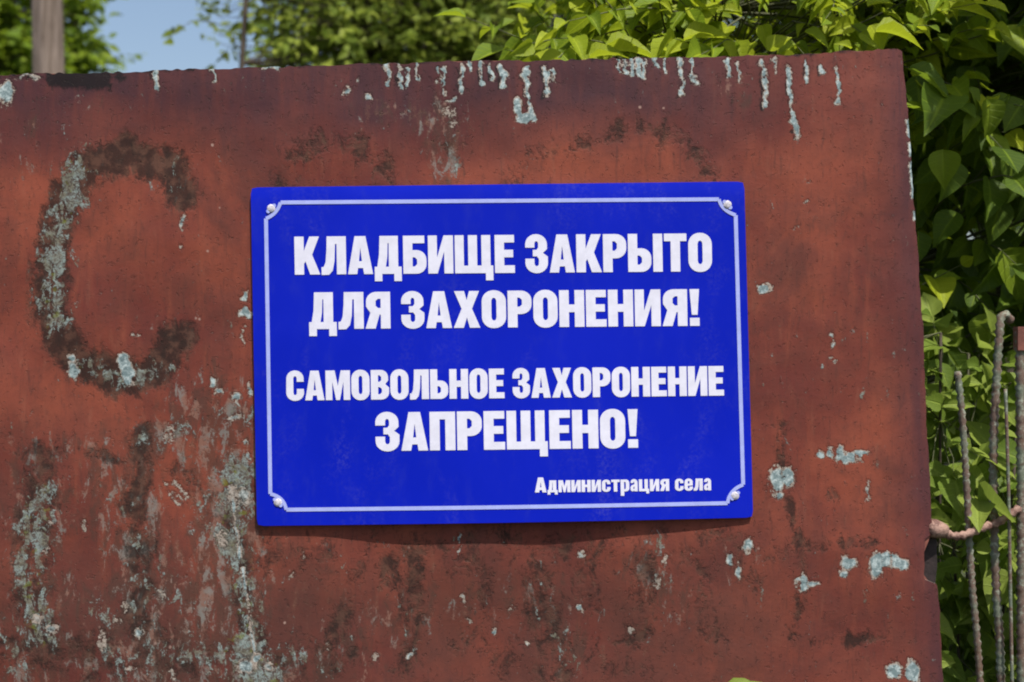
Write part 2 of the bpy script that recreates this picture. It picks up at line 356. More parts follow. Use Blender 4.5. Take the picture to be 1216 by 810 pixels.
ch += [(615, 128, 5, 12, .95), (622, 142, 10, 7, .95), (633, 140, 5, 6, .9), (6, 108, 10, 14, .9), (322, 66 + 13, 14, 4, .8), (30, 90, 24, 3, .7),
       (922, 570, 9, 18, 1.0), (936, 566, 8, 13, 1.0), (926, 590, 6, 6, .8), (985, 537, 4, 6, .8), (996, 538, 6, 8, .95), (1007, 545, 11, 6, .95), (1022, 541, 10, 4, .9), (975, 542, 6, 5, .9),
       (1030, 583, 4, 10, .7), (1008, 668, 10, 9, .95), (1002, 680, 6, 5, .8), (1040, 672, 9, 14, 1.0), (1052, 664, 5, 8, .9), (1068, 668, 13, 7, 1.0), (1058, 662, 6, 4, .8),
       (955, 690, 6, 11, .95), (966, 694, 7, 5, .85), (946, 690, 6, 4, .8), (888, 645, 6, 8, .9), (884, 652, 4, 6, .8), (866, 665, 5, 7, .8), (876, 678, 4, 12, .85), (908, 343, 9, 5, .9),
       (988, 400, 3.5, 4, .75), (989, 410, 3, 5, .75), (986, 424, 3, 3, .7), (992, 432, 3, 4, .75), (960, 218, 3, 3, .7), (958, 240, 3, 3, .7), (944, 272, 3, 3, .65),
       (1062, 797, 9, 10, .95), (1084, 797, 10, 14, 1.0), (86, 425, 5, 9, .95), (87, 441, 7, 9, .95), (147, 430, 8, 9, 1.0), (153, 444, 8, 14, 1.0), (291, 351, 5, 7, .95), (291, 373, 8, 7, 1.0), (289, 400, 3, 12, .65),
       (218, 264, 3, 11, .8), (217, 293, 3, 6, .65), (162, 399, 7, 3, .7), (195, 381, 3, 3, .6), (252, 455, 4, 7, .85), (260, 466, 7, 4, .85), (281, 471, 7, 6, .9), (296, 464, 4, 10, .75), (283, 480, 3, 4, .7),
       (278, 498, 12, 4, .7), (200, 515, 8, 10, .6), (290, 526, 4, 5, .75), (295, 543, 4, 5, .75), (278, 590, 12, 14, .62), (290, 590, 10, 12, .7), (262, 640, 8, 12, .6), (292, 790, 12, 12, .75), (305, 780, 7, 7, .8), (320, 792, 8, 6, .7),
       (202, 572, 10, 3, .6), (150, 720, 7, 7, .6), (165, 752, 8, 6, .75), (140, 740, 6, 5, .6), (60, 748, 10, 8, .72), (45, 735, 8, 6, .65), (100, 626, 3, 8, .6), (58, 622, 8, 3, .6), (55, 650, 5, 5, .6),
       (121, 760, 6, 10, .6), (155, 795, 9, 4, .65), (204, 800, 4, 8, .65), (190, 708, 9, 5, .55), (204, 585, 4, 5, .6), (210, 590, 6, 3, .6),
       (547, 640, 3, 7, .85), (545, 655, 3, 5, .8), (688, 723, 4, 4, .95), (690, 658, 6, 6, .72), (586, 750, 4, 4, .8), (627, 764, 3, 4, .75), (486, 778, 5, 4, .75), (551, 712, 4, 3, .7), (558, 735, 5, 3, .65), (608, 722, 6, 5, .5),
       (780, 690, 6, 6, .6), (788, 668, 6, 8, .55), (345, 685, 6, 4, .6), (362, 660, 3, 7, .55), (388, 770, 6, 4, .6), (447, 782, 4, 5, .6), (750, 748, 4, 5, .65), (411, 108, 5, 4, .8), (424, 95, 3, 5, .75), (438, 113, 4, 5, .8), (537, 118, 7, 3, .8), (533, 132, 8, 8, .6), (539, 145, 6, 8, .55)]
chip = blob_field(ch); drip_shadow = blob_field(dk)
def streak(pts, wd, amp):
    return seg_field([(pts, wd, amp)], wd)
chip = np.maximum(chip, streak([(272, 578), (277, 600), (278, 622), (284, 648), (284, 664)], 5, .86) * (.55 + .6 * vnoise(PX, PY, 14, 71))); chip = np.maximum(chip, streak([(288, 676), (291, 700), (297, 722), (298, 748), (303, 774)], 5, .86) * (.5 + .6 * vnoise(PX, PY, 12, 72)))
chip = np.maximum(chip, streak([(205, 570), (222, 590)], 5, .62)); chip = np.maximum(chip, streak([(212, 600), (200, 585)], 5, .6))
flake = seg_field([([(40, 560), (60, 800)], 130, .8), ([(150, 560), (170, 800)], 120, .95), ([(250, 500), (270, 640), (240, 800)], 130, 1.0), ([(30, 790), (330, 790)], 70, .9), ([(180, 525), (290, 495)], 60, 1.05),
                   ([(120, 540), (60, 520)], 40, .7), ([(380, 780), (480, 740)], 90, .8), ([(360, 650), (420, 700)], 70, .6), ([(560, 720), (620, 730)], 70, .65), ([(640, 700), (680, 790)], 70, .75), ([(760, 660), (800, 720)], 60, .85), ([(870, 650), (890, 690)], 50, .7),
                   ([(430, 130), (550, 150)], 50, .75), ([(520, 130), (530, 215)], 44, .95), ([(860, 100), (885, 118)], 30, .9), ([(960, 215), (950, 290)], 30, .5), ([(10, 180), (30, 200)], 40, .6), ([(60, 120), (40, 160)], 50, .6), ([(90, 120), (120, 118)], 30, .6)] + [(Cpath, 48, .72)], 20)
chip = np.maximum(chip, .92 * (vnoise(PY, PY * 0, 11, 77) > .3) * np.clip(1 - (er - PX) / 5.5, 0, 1) ** .5 * ((PY > 140) & (PY < 262)))
brown = np.maximum(.8 * np.clip((PY - 610) / 110, 0, 1) * np.clip((980 - PX) / 120, .15, 1), .45 * np.clip((200 - PX) / 250, 0, 1) * np.clip((PY - 440) / 100, 0, 1))
violet_shade = np.clip((198 + 60 * (vnoise(PX, PY, 60, 51) - .5) - PY) / 75, 0, 1) * np.where(PX > 820, np.clip((1010 - PX) / 190, .25, 1), 1)  # dull sky reflection near the top, put into the colour
violet_shade = np.maximum(violet_shade, .9 * np.clip((PX - (ers - 56)) / 46, 0, 1)); violet_shade = np.maximum(violet_shade, .25 * np.clip((PY - 560) / 200, 0, 1))  # shade of the right bend painted in, plus a faint tone low down
black = seg_field([([(64, 92), (122, 95)], 22, .95), ([(0, 92), (60, 89)], 10, .5), ([(122, 90), (150, 90)], 12, .55)], 20)
black = np.maximum(black, .55 * np.clip(1 - (PY - np.interp(PX, TOPX, TOPY)) / 7, 0, 1) * (vnoise(PX, PX * 0, 14, 40) > .55))
black = np.maximum(black, drip_shadow * .75)
nr, nc = PX.shape
V = np.stack([(PX - 608) * K, SY, CAMZ - (PY - 405) * K], -1).reshape(-1, 3)
idx = np.arange(nr * nc).reshape(nr, nc)
F = np.stack([idx[:-1, :-1], idx[1:, :-1], idx[1:, 1:], idx[:-1, 1:]], -1).reshape(-1, 4)
gate = empty('metal_gate', (0, 0, 0), 'rusty dark red painted sheet metal gate with worn lettering, drips and chipped pale blue paint', 'gate')
obj('sheet', V, F, M['sheet'], gate, True, dict(grime=grime.ravel(), chip=chip.ravel(), speck=speck.ravel(), violet_shade=violet_shade.ravel(), tan=tan.ravel(), black=black.ravel(), flake=flake.ravel(), brown=brown.ravel()))
# rolled edge of the sheet and its plain back
loop = np.concatenate([idx[::-1, 0], idx[0, 1:], idx[1:, -1], idx[-1, -2:0:-1]])
lp = V[loop]; TH = .003; bk = lp + np.array([0, TH, 0]); m = len(loop)
tag(obj('sheet_edge', np.concatenate([lp, bk]), [[i, (i + 1) % m, m + (i + 1) % m, m + i] for i in range(m)], M['edge'], gate), 'bare chipped pale edge of the sheet')
ci = np.concatenate([np.arange(0, nc - 1, 12), [nc - 1]]); ri = np.concatenate([np.arange(0, nr - 1, 12), [nr - 1]])
bv = V.reshape(nr, nc, 3)[np.ix_(ri, ci)] + np.array([0, TH - .0002, 0]); bi = np.arange(len(ri) * len(ci)).reshape(len(ri), len(ci))
obj('sheet_back', bv.reshape(-1, 3), np.stack([bi[:-1, :-1], bi[:-1, 1:], bi[1:, 1:], bi[1:, :-1]], -1).reshape(-1, 4), M['steel'], gate)
# steel frame behind, standing in the ground
for x0, ztop in ((-1.24, 1.80), (-.30, 1.80), (.395, 1.80)):
    v, f = box(x0, x0 + .045, .0205, .06, -.25, ztop); obj('frame_post', v, f, M['steel'], gate, False)
for z in (.32, 1.05, 1.74):
    v, f = box(-1.235, .437, .0225, .058, z, z + .04); obj('frame_rail', v, f, M['steel'], gate, False)
# hinge knuckle at the right edge; dark plate added in the notch for its shadow
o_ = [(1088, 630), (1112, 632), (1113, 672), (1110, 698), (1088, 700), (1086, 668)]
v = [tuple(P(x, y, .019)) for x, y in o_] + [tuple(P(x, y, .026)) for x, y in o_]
obj('notch_shade_plate', v, [[5, 4, 3, 2, 1, 0], [6, 7, 8, 9, 10, 11]] + [[i, (i + 1) % 6, 6 + (i + 1) % 6, 6 + i] for i in range(6)], M['iron'], gate, False)
v, f = tube([P(1100, 626, .018), P(1110, 628, .014), P(1122, 631, .018)], [.011, .012, .009], 10); obj('hinge_knuckle', v, f, M['rail'], gate)

# ------------------------------------------------------------------ blue sign
TL, TR, BR, BL = (298.5, 223), (883, 216), (893.5, 614), (306, 624)
def uv(px, py):
    v = (py - 219.5) / 400.0
    for _ in range(3):
        xl = TL[0] + (BL[0] - TL[0]) * v; xr = TR[0] + (BR[0] - TR[0]) * v; u = (px - xl) / (xr - xl)
        yt = TL[1] + (TR[1] - TL[1]) * u; yb = BL[1] + (BR[1] - BL[1]) * u; v = (py - yt) / (yb - yt)
    return u, v
def bow(u, v):
    uu = min(max(u, 0), 1); vv = min(max(v, 0), 1)
    b = .0045 + 0.0088 * math.sin(math.pi * uu ** 1.12) ** 1.1 * (.10 + .88 * vv ** 2.2)
    if vv < .05: b -= .0016 * ((.05 - vv) / .05) ** 2
    return b
def S(px, py, off=0.0):
    u, v = uv(px, py); return ((px - 608) * K, -(bow(u, v) + off), CAMZ - (py - 405) * K)
def quadpt(u, v):
    x = (TL[0] * (1 - u) + TR[0] * u) * (1 - v) + (BL[0] * (1 - u) + BR[0] * u) * v
    y = (TL[1] * (1 - u) + TR[1] * u) * (1 - v) + (BL[1] * (1 - u) + BR[1] * u) * v
    return x, y
sign = empty('notice_sign', tuple(Vector(S(600, 618))), 'blue rectangular notice sign with white lettering and thin border on the red gate', 'sign')
NU, NV = 72, 48
us = np.linspace(0, 1, NU + 1); vs = np.linspace(0, 1, NV + 1)
fv, bkv = [], []
for v in vs:
    for u in us:
        x, y = quadpt(u, v)
        r = .008                      # slightly rounded corners
        cu, cv = min(u, 1 - u) / r, min(v, 1 - v) / (r * 1.47)
        if cu < 1 and cv < 1:
            d = math.hypot(1 - cu, 1 - cv)
            if d > 1:
                tx, ty = quadpt(r if u < .5 else 1 - r, r * 1.47 if v < .5 else 1 - r * 1.47); x = tx + (x - tx) / d; y = ty + (y - ty) / d
        p = S(x, y); fv.append(p); bkv.append((p[0], p[1] + .0030, p[2]))
ii = np.arange((NU + 1) * (NV + 1)).reshape(NV + 1, NU + 1); n0 = ii.size
F = [list(q) for q in np.stack([ii[:-1, :-1], ii[1:, :-1], ii[1:, 1:], ii[:-1, 1:]], -1).reshape(-1, 4)]
B = [[i + n0 for i in q[::-1]] for q in F]
lo = list(ii[::-1, 0]) + list(ii[0, 1:]) + list(ii[1:, -1]) + list(ii[-1, -2:0:-1])
# front and back share no vertices with the rim, so the edge stays crisp
rv = [fv[i] for i in lo] + [bkv[i] for i in lo]; q = len(lo); n1 = 2 * n0
R = [[n1 + i, n1 + (i + 1) % q, n1 + q + (i + 1) % q, n1 + q + i] for i in range(q)]
obj('board', fv + bkv + rv, [[int(a) for a in x] for x in F + B + R], M['blue'], sign)
# four screws' worth of packing behind the corners keep the board on the sheet
for (x, y) in ((330, 250), (850, 243), (860, 590), (340, 598)):
    u_, v_ = uv(x, y); px_ = (x - 608) * K; pz_ = CAMZ - (y - 405) * K
    v, f = tube([(px_, -(bow(u_, v_) - .0028), pz_), (px_, .004, pz_)], .005, 10); obj('spacer', v, f, M['iron'], sign)

def arc(cx, cy, rx, ry, a0, a1, n=7):
    return [(cx + rx * math.cos(math.radians(a0 + (a1 - a0) * i / n)), cy + ry * math.sin(math.radians(a0 + (a1 - a0) * i / n))) for i in range(n + 1)]
def rr(x0, y0, x1, y1, rx, ry):
    return (arc(x1 - rx, y1 - ry, rx, ry, 0, 90) + arc(x0 + rx, y1 - ry, rx, ry, 90, 180) + arc(x0 + rx, y0 + ry, rx, ry, 180, 270) + arc(x1 - rx, y0 + ry, rx, ry, 270, 360))
sft = [(.25, .62), (.36, .62)] + arc(.36, .37, .26, .25, 90, 0)[1:] + arc(.36, .25, .26, .25, 0, -90)
bowl_hole = [(.25, .19), (.31, .19), (.37, .25), (.37, .37), (.31, .43), (.25, .43)]
G = {   # glyph: (advance, [ [outer, hole, ...], ... ]) in units of cap height
 'О': (.63, [[rr(0, -.015, .63, 1.015, .30, .30), rr(.25, .19, .38, .81, .065, .10)]]),
 'С': (.61, [[[(.61, .63)] + arc(.31, .74, .30, .275, 0, 180, 12) + arc(.31, .26, .31, .275, 180, 360, 12) + [(.61, .39), (.37, .39)] + arc(.31, .26, .06, .08, 0, -180, 6) + arc(.31, .74, .06, .08, 180, 0, 6) + [(.37, .63)]]]),
 'К': (.67, [[[(0, 0), (0, 1), (.25, 1), (.25, .62), (.40, 1), (.66, 1), (.47, .52), (.68, 0), (.41, 0), (.29, .35), (.25, .28), (.25, 0)]]]),
 'Л': (.66, [[[(.15, 1), (.66, 1), (.66, 0), (.41, 0), (.41, .8), (.37, .8), (.35, .35), (.30, .10), (.20, -.01), (0, -.015), (0, .19), (.06, .20), (.11, .32), (.14, .65)]]]),
 'А': (.67, [[[(0, 0), (.19, 1), (.48, 1), (.67, 0), (.43, 0), (.405, .16), (.27, .16), (.245, 0)], [(.298, .34), (.377, .34), (.338, .70)]]]),
 'Д': (.72, [[[(.14, 1), (.63, 1), (.63, .19), (.72, .19), (.72, -.19), (.52, -.19), (.52, 0), (.20, 0), (.20, -.19), (0, -.19), (0, .19), (.07, .19), (.12, .5)], [(.30, .19), (.38, .19), (.38, .81), (.355, .81), (.34, .45)]]]),
 'Б': (.62, [[[(0, 0), (0, 1), (.57, 1), (.57, .8), (.25, .8)] + sft, bowl_hole]]),
 'Ь': (.62, [[[(0, 0), (0, 1), (.25, 1)] + sft, bowl_hole]]),
 'Ы': (.92, [[[(0, 0), (0, 1), (.25, 1)] + sft, bowl_hole], [[(.67, 0), (.67, 1), (.92, 1), (.92, 0)]]]),
 'В': (.63, [[[(0, 0), (0, 1), (.34, 1)] + arc(.34, .75, .26, .25, 90, 0)[1:] + [(.60, .64), (.50, .52), (.63, .40)] + arc(.36, .25, .27, .25, 0, -90), [(.25, .60), (.30, .60), (.36, .65), (.36, .76), (.30, .82), (.25, .82)], [(.25, .18), (.31, .18), (.38, .24), (.38, .36), (.31, .42), (.25, .42)]]]),
 'Р': (.62, [[[(0, 0), (0, 1), (.34, 1)] + arc(.34, .74, .28, .26, 90, 0)[1:] + arc(.34, .62, .28, .26, 0, -90) + [(.25, .36), (.25, 0)], [(.25, .56), (.31, .56), (.37, .62), (.37, .75), (.31, .81), (.25, .81)]]]),
 'Я': (.65, [[[(.65, 0), (.65, 1), (.29, 1)] + arc(.29, .74, .27, .26, 90, 180)[1:] + [(.02, .60), (.13, .43), (0, 0), (.26, 0), (.37, .38), (.40, .38), (.40, 0)], [(.40, .56), (.33, .56), (.27, .62), (.27, .75), (.33, .81), (.40, .81)]]]),
 'И': (.67, [[[(0, 0), (0, 1), (.24, 1), (.24, .42), (.42, 1), (.67, 1), (.67, 0), (.43, 0), (.43, .58), (.25, 0)]]]),
 'Н': (.65, [[[(0, 0), (0, 1), (.25, 1), (.25, .61), (.40, .61), (.40, 1), (.65, 1), (.65, 0), (.40, 0), (.40, .4), (.25, .4), (.25, 0)]]]),
 'П': (.64, [[[(0, 0), (0, 1), (.64, 1), (.64, 0), (.39, 0), (.39, .8), (.25, .8), (.25, 0)]]]),
 'Т': (.60, [[[(.175, 0), (.175, .8), (0, .8), (0, 1), (.6, 1), (.6, .8), (.425, .8), (.425, 0)]]]),
 'Е': (.53, [[[(0, 0), (0, 1), (.52, 1), (.52, .8), (.25, .8), (.25, .61), (.49, .61), (.49, .41), (.25, .41), (.25, .2), (.53, .2), (.53, 0)]]]),
 'Щ': (1.02, [[[(0, 0), (0, 1), (.24, 1), (.24, .2), (.355, .2), (.355, 1), (.595, 1), (.595, .2), (.71, .2), (.71, 1), (.95, 1), (.95, .2), (1.02, .2), (1.02, -.19), (.82, -.19), (.82, 0)]]]),
 'Ц': (.72, [[[(0, 0), (0, 1), (.24, 1), (.24, .2), (.40, .2), (.40, 1), (.64, 1), (.64, .2), (.72, .2), (.72, -.19), (.52, -.19), (.52, 0)]]]),
 'Х': (.69, [[[(0, 0), (.21, .52), (.02, 1), (.28, 1), (.345, .75), (.41, 1), (.67, 1), (.48, .52), (.69, 0), (.42, 0), (.345, .28), (.26, 0)]]]),
 'М': (.85, [[[(0, 0), (0, 1), (.32, 1), (.425, .48), (.53, 1), (.85, 1), (.85, 0), (.62, 0), (.62, .62), (.49, 0), (.36, 0), (.23, .62), (.23, 0)]]]),
 'З': (.60, [[[(.0, .66)] + arc(.29, .75, .29, .265, 180, 0, 12) + [(.58, .62), (.47, .52), (.60, .42)] + arc(.30, .25, .30, .265, 0, -180, 12) + [(0, .37), (.24, .37)] + arc(.30, .25, .06, .08, 180, 360, 6) + [(.36, .36), (.31, .43), (.20, .43), (.20, .60), (.30, .60), (.345, .66)] + arc(.295, .76, .05, .07, 0, 180, 6) + [(.245, .66)]]]),
 '!': (.29, [[[(.02, 1), (.27, 1), (.22, .30), (.07, .30)]], [[(.02, 0), (.02, .22), (.27, .22), (.27, 0)]]]),
 'а': (.56, [[[(.04, .70)] + arc(.28, .76, .25, .265, 160, 0, 8) + [(.53, 0), (.31, 0), (.30, .07), (.16, -.01), (.03, .10), (.02, .36), (.10, .50), (.30, .60), (.30, .78), (.26, .82), (.22, .70)], [(.30, .22), (.25, .18), (.22, .25), (.23, .36), (.30, .42)]]]),
 'е': (.60, [[[(.60, .42), (.60, .74)] + arc(.31, .74, .29, .275, 10, 180, 10) + arc(.31, .26, .31, .275, 180, 360, 10) + [(.60, .34), (.37, .34)] + arc(.31, .24, .06, .07, 0, -180, 5) + [(.25, .42)], [(.25, .59), (.37, .59), (.37, .76), (.31, .83), (.25, .76)]]]),
 'р': (.62, [[[(0, -.36), (0, 1), (.34, 1)] + arc(.36, .74, .26, .26, 90, 0)[1:] + arc(.36, .26, .26, .26, 0, -90) + [(.25, 0), (.25, -.36)], [(.25, .20), (.32, .20), (.37, .28), (.37, .74), (.32, .80), (.25, .80)]]]),
}
for lo_, up_ in zip('дминстцял', 'ДМИНСТЦЯЛ'): G[lo_] = G[up_]
def line(text, x0, y0, x1, y1, h, off=.0005, xh=None, gap=.045, space=.24):
    """x0,y0 / x1,y1: baseline ends; h: cap height; xh: lower-case height as share of h"""
    adv, W = [], 0
    for chh in text:
        s = xh if (xh and chh.islower()) else 1.0
        wv = space if chh == ' ' else G[chh][0] * s
        adv.append((W, s)); W += wv + (0 if chh == ' ' else gap)
    W -= gap; sx = (x1 - x0) / W; V, F = [], []
    for chh, (a, s) in zip(text, adv):
        if chh == ' ': continue
        for loops in G[chh][1]:
            pts = []
            dense = []
            for lpp in loops:
                out = []
                for i in range(len(lpp)):
                    p, qn = lpp[i], lpp[(i + 1) % len(lpp)]
                    if math.hypot(qn[0] - p[0], qn[1] - p[1]) < 1e-5: continue
                    out.append(p)
                dense.append([Vector((p[0], p[1], 0)) for p in out])
            flat = [p for l in dense for p in l]
            tris = tessellate_polygon(dense); b = len(V)
            for p in flat:
                gx_ = x0 + (a + p.x * s) * sx; t = (gx_ - x0) / (x1 - x0)
                V.append(S(gx_ - (p.y * s * h) * .018, y0 + (y1 - y0) * t - p.y * s * h, off))
            for t3 in tris:
                A, Bq, Cq = (flat[i] for i in t3)
                cr = (Bq.x - A.x) * (Cq.y - A.y) - (Bq.y - A.y) * (Cq.x - A.x)
                F.append([b + i for i in (t3 if cr > 0 else t3[::-1])])
    return V, F
for tx, a in (('КЛАДБИЩЕ ЗАКРЫТО', (351, 326.5, 845, 322.5, 45)), ('ДЛЯ ЗАХОРОНЕНИЯ!', (368, 391, 831, 387, 43.5)),
              ('САМОВОЛЬНОЕ ЗАХОРОНЕНИЕ', (341, 475.5, 859, 469.5, 35)), ('ЗАПРЕЩЕНО!', (447, 535, 758, 531, 45.5))):
    v, f = line(tx, *a); tag(obj('lettering', v, f, M['white'], sign, False), 'white Cyrillic line reading ' + tx)
v, f = line('Администрация села', 635, 583.5, 844, 581.5, 17.5, xh=.80, gap=.05, space=.28)
tag(obj('lettering', v, f, M['white'], sign, False), 'small white Cyrillic line reading Администрация села')
# border with scalloped corners
def ribbon(pts, wd, off):
    V, F = [], []
    for i, (x, y) in enumerate(pts):
        a = pts[max(i - 1, 0)]; b = pts[min(i + 1, len(pts) - 1)]; dx, dy = b[0] - a[0], b[1] - a[1]; L = math.hypot(dx, dy)
        nx, ny = -dy / L * wd / 2, dx / L * wd / 2
        V += [S(x + nx, y + ny, off), S(x - nx, y - ny, off)]
    for i in range(len(pts) - 1): F.append([2 * i, 2 * i + 1, 2 * i + 3, 2 * i + 2])
    return V, F
def lerp(a, b, n): return [(a[0] + (b[0] - a[0]) * i / n, a[1] + (b[1] - a[1]) * i / n) for i in range(n + 1)]
for a, b in (((334, 241), (853, 237.2)), ((872.8, 256), (881.6, 575)), ((863, 596.8), (341, 604.6)), ((322, 586), (316.8, 260))):
    v, f = ribbon(lerp(a, b, 40), 4.6, .0005); obj('border_line', v, f, M['line'], sign, False)
for (cx, cy, sx, sy, p0, p1) in ((323, 248, 1, 1, (334, 241), (316.8, 260)), (863, 243.5, -1, 1, (853, 237.2), (872.8, 256)),
                                 (872, 588, -1, -1, (863, 596.8), (881.6, 575)), (331, 596, 1, -1, (341, 604.6), (322, 586))):
    qx, qy = cx + 7 * sx, cy + 7 * sy
    curve = [((1 - t) ** 2 * p0[0] + 2 * t * (1 - t) * qx + t * t * p1[0], (1 - t) ** 2 * p0[1] + 2 * t * (1 - t) * qy + t * t * p1[1]) for t in np.linspace(0, 1, 9)]
    cparts = [ribbon(curve, 4.2, .0006)]
    for (ox, oy, ra) in ((3.4, -3.2, 2.4), (-3.4, 3.4, 2.4)):
        pts = [S(cx + ox * sx + ra * math.cos(t), cy + oy * sy + ra * math.sin(t), .0009 + .0001 * ra) for t in np.linspace(0, 2 * math.pi, 13)[:-1]]
        cparts.append((pts, [list(range(12))]))
    v, f = merge(cparts); obj('corner_ornament', v, f, M['line'], sign, False)
    dome = [S(cx + ra * math.cos(t), cy + ra * math.sin(t), .0006 + .0012 * math.sqrt(max(0, 1 - (ra / 5.0) ** 2))) for ra in (5.0, 4.2, 2.6) for t in np.linspace(0, 2 * math.pi, 17)[:-1]] + [S(cx, cy, .0019)]
    df = [[j * 16 + k, j * 16 + (k + 1) % 16, (j + 1) * 16 + (k + 1) % 16, (j + 1) * 16 + k] for j in range(2) for k in range(16)] + [[32 + k, 32 + (k + 1) % 16, 48] for k in range(16)]
    obj('rivet', dome, df, M['rivet'], sign)

# ------------------------------------------------------------------ rebar fence
fence = empty('rebar_fence', (P(1190, 405, .03).x, .03, 0), 'leaning ribbed rebar fence with faded pink rail beside the red gate', 'fence')
def rebar(pts, r, pitch=.0095, n=12):
    pts = [Vector(p) for p in pts]; L = [0]
    for a, b in zip(pts[:-1], pts[1:]): L.append(L[-1] + (b - a).length)
    N = int(L[-1] / (pitch / 2)); out, rad = [], []
    for i in range(N + 1):
        s = L[-1] * i / N; k = max(j for j in range(len(L)) if L[j] <= s + 1e-9); k = min(k, len(pts) - 2)
        t = (s - L[k]) / (L[k + 1] - L[k]); out.append(pts[k].lerp(pts[k + 1], t)); rad.append(r * ((1.08 if i % 2 else .74) + .06 * math.sin(i * 1.7)))
    return tube(out, rad, n)
def smooth(pts, n=6):
    pts = [Vector(p) for p in pts]; out = []
    for i in range(len(pts) - 1):
        p0, p1, p2, p3 = pts[max(i - 1, 0)], pts[i], pts[i + 1], pts[min(i + 2, len(pts) - 1)]
        for j in range(n):
            t = j / n; out.append(.5 * ((2 * p1) + (p2 - p0) * t + (2 * p0 - 5 * p1 + 4 * p2 - p3) * t * t + (3 * p1 - p0 - 3 * p2 + p3) * t ** 3))
    return out + [pts[-1]]
bars = [
    ([(1137, 441, .035), (1143, 500, .035), (1148, 580, .035), (1154, 690, .035), (1164, 812, .035), (1190, 1250, .035), (1215, 1840, .03)], .0046),
    ([(1200, 383, .05), (1196, 374, .045), (1189, 376, .042), (1187, 392, .04), (1184, 440, .04), (1180, 520, .04), (1180, 600, .04), (1183, 700, .04), (1189, 812, .04), (1200, 1250, .04), (1206, 1840, .03)], .0055),
    ([(1194, 462, .025), (1197, 560, .025), (1199, 650, .025), (1202, 812, .025), (1212, 1250, .025), (1222, 1840, .03)], .0022),
    ([(1211, 392, .03), (1212, 500, .03), (1213, 620, .03), (1213, 812, .03), (1216, 1250, .03), (1225, 1840, .03)], .0062),
    ([(1262, 402, .03), (1262, 620, .03), (1266, 1250, .03), (1272, 1840, .03)], .006), ([(1318, 396, .035), (1312, 620, .035), (1308, 1250, .035), (1302, 1840, .03)], .006),
    ([(1366, 385, .03), (1366, 620, .03), (1370, 1840, .03)], .006)]
for pts, r in bars:
    v, f = rebar(smooth([P(*p) for p in pts]), r) if r > .003 else tube(smooth([P(*p) for p in pts]), r, 8)
    o = obj('bar', v, f, M['rebar'], fence)
v, f = box(P(1206, 0, .03).x, P(1219, 0, .03).x, .022, .038, P(0, 416, .03).z, P(0, 388, .03).z); tag(obj('cap_plate', v, f, M['steel'], fence, False), 'rusty brown plate on a bar top')
rp = smooth([P(*p) for p in [(1108, 630, .028), (1122, 634, .030), (1138, 637, .027), (1152, 633, .026), (1168, 626, .027), (1184, 621, .028), (1200, 611, .028), (1222, 600, .03), (1290, 590, .03), (1375, 585, .03)]], 8)
v, f = rebar(rp, .0056, .0085, 12); tag(obj('rail', v, f, M['rail'], fence), 'faded pink twisted rail')

# ------------------------------------------------------------------ foliage tools
def leaf_template(rows, wid, fold=.16, curl=.22, cols=2, wave=0.0):
    """a gutter-shaped, tip-curled blade; cols = faces per half; returns verts, faces, (side, along) per vertex"""
    V, F, R = [(0, 0, 0)], [], [(0, 0)]
    prev = None; nc_ = 2 * cols + 1
    for j, (y, wv) in enumerate(zip(rows, wid)):
        b = len(V)
        for k in range(nc_):
            u = (k - cols) / cols
            z = -curl * y * y + fold * wv * (abs(u) ** 1.4) * 1.7 + (wave * math.sin(j * 2.1 + (1 if u > 0 else 2.6)) * abs(u) ** 2)
            V.append((wv * u, y - .05 * wv * abs(u), z)); R.append((abs(u), y))
        if prev is None:
            for k in range(nc_ - 1): F.append([0, b + k + 1, b + k])
        else:
            for k in range(nc_ - 1): F.append([prev + k, prev + k + 1, b + k + 1, b + k])
        prev = b
    V.append((0, 1, -curl)); R.append((0, 1)); t = len(V) - 1
    for k in range(nc_ - 1): F.append([prev + k, prev + k + 1, t])
    return np.array(V), F, np.array(R)
T_BIG = leaf_template([.03, .10, .20, .33, .48, .63, .77, .90], [.10, .225, .315, .355, .335, .255, .155, .06], .30, .26, 2, .018)
T_SLIM = leaf_template([.12, .32, .6, .84], [.12, .21, .20, .10], .3, .3, 1)
T_SML = leaf_template([.3, .68], [.30, .24], .2, .2, 1)
def leaf_matrix(pos, axis, normal, L):
    y = Vector(axis).normalized(); z = Vector(normal); z = (z - y * z.dot(y))
    if z.length < 1e-4: z = y.orthogonal()
    z.normalize(); x = y.cross(z)
    return Matrix(((x.x * L, y.x * L, z.x * L, pos[0]), (x.y * L, y.y * L, z.y * L, pos[1]), (x.z * L, y.z * L, z.z * L, pos[2]), (0, 0, 0, 1)))
def join_leaves(name, mats, lvs, T, mat, parent):
    tv, tf, tr = T; n = len(mats); A = np.array([[list(r) for r in m] for m in mats])
    # flat leaves get their own curl: vary the template per leaf
    cz = rng.uniform(.3, 1.8, (n, 1)); base = np.repeat(tv[None], n, 0).copy(); base[:, :, 2] *= cz; base[:, :, 0] *= rng.uniform(.66, 1.25, (n, 1)); base[:, :, 0] += rng.uniform(-.12, .12, (n, 1)) * base[:, :, 1] ** 2
    Vw = np.einsum('nij,nkj->nki', A[:, :3, :3], base) + A[:, None, :3, 3]
    k = len(tv); F = []
    offs = (np.arange(n) * k)
    for q in tf: F.append((offs[:, None] + np.array(q)[None]).tolist())
    F = [f for grp in F for f in grp]
    return obj(name, Vw.reshape(-1, 3), F, mat, parent, True, dict(lv=np.repeat(np.array(lvs), k), side=np.tile(tr[:, 0], n), along=np.tile(tr[:, 1], n)))
VARIANTS = {}
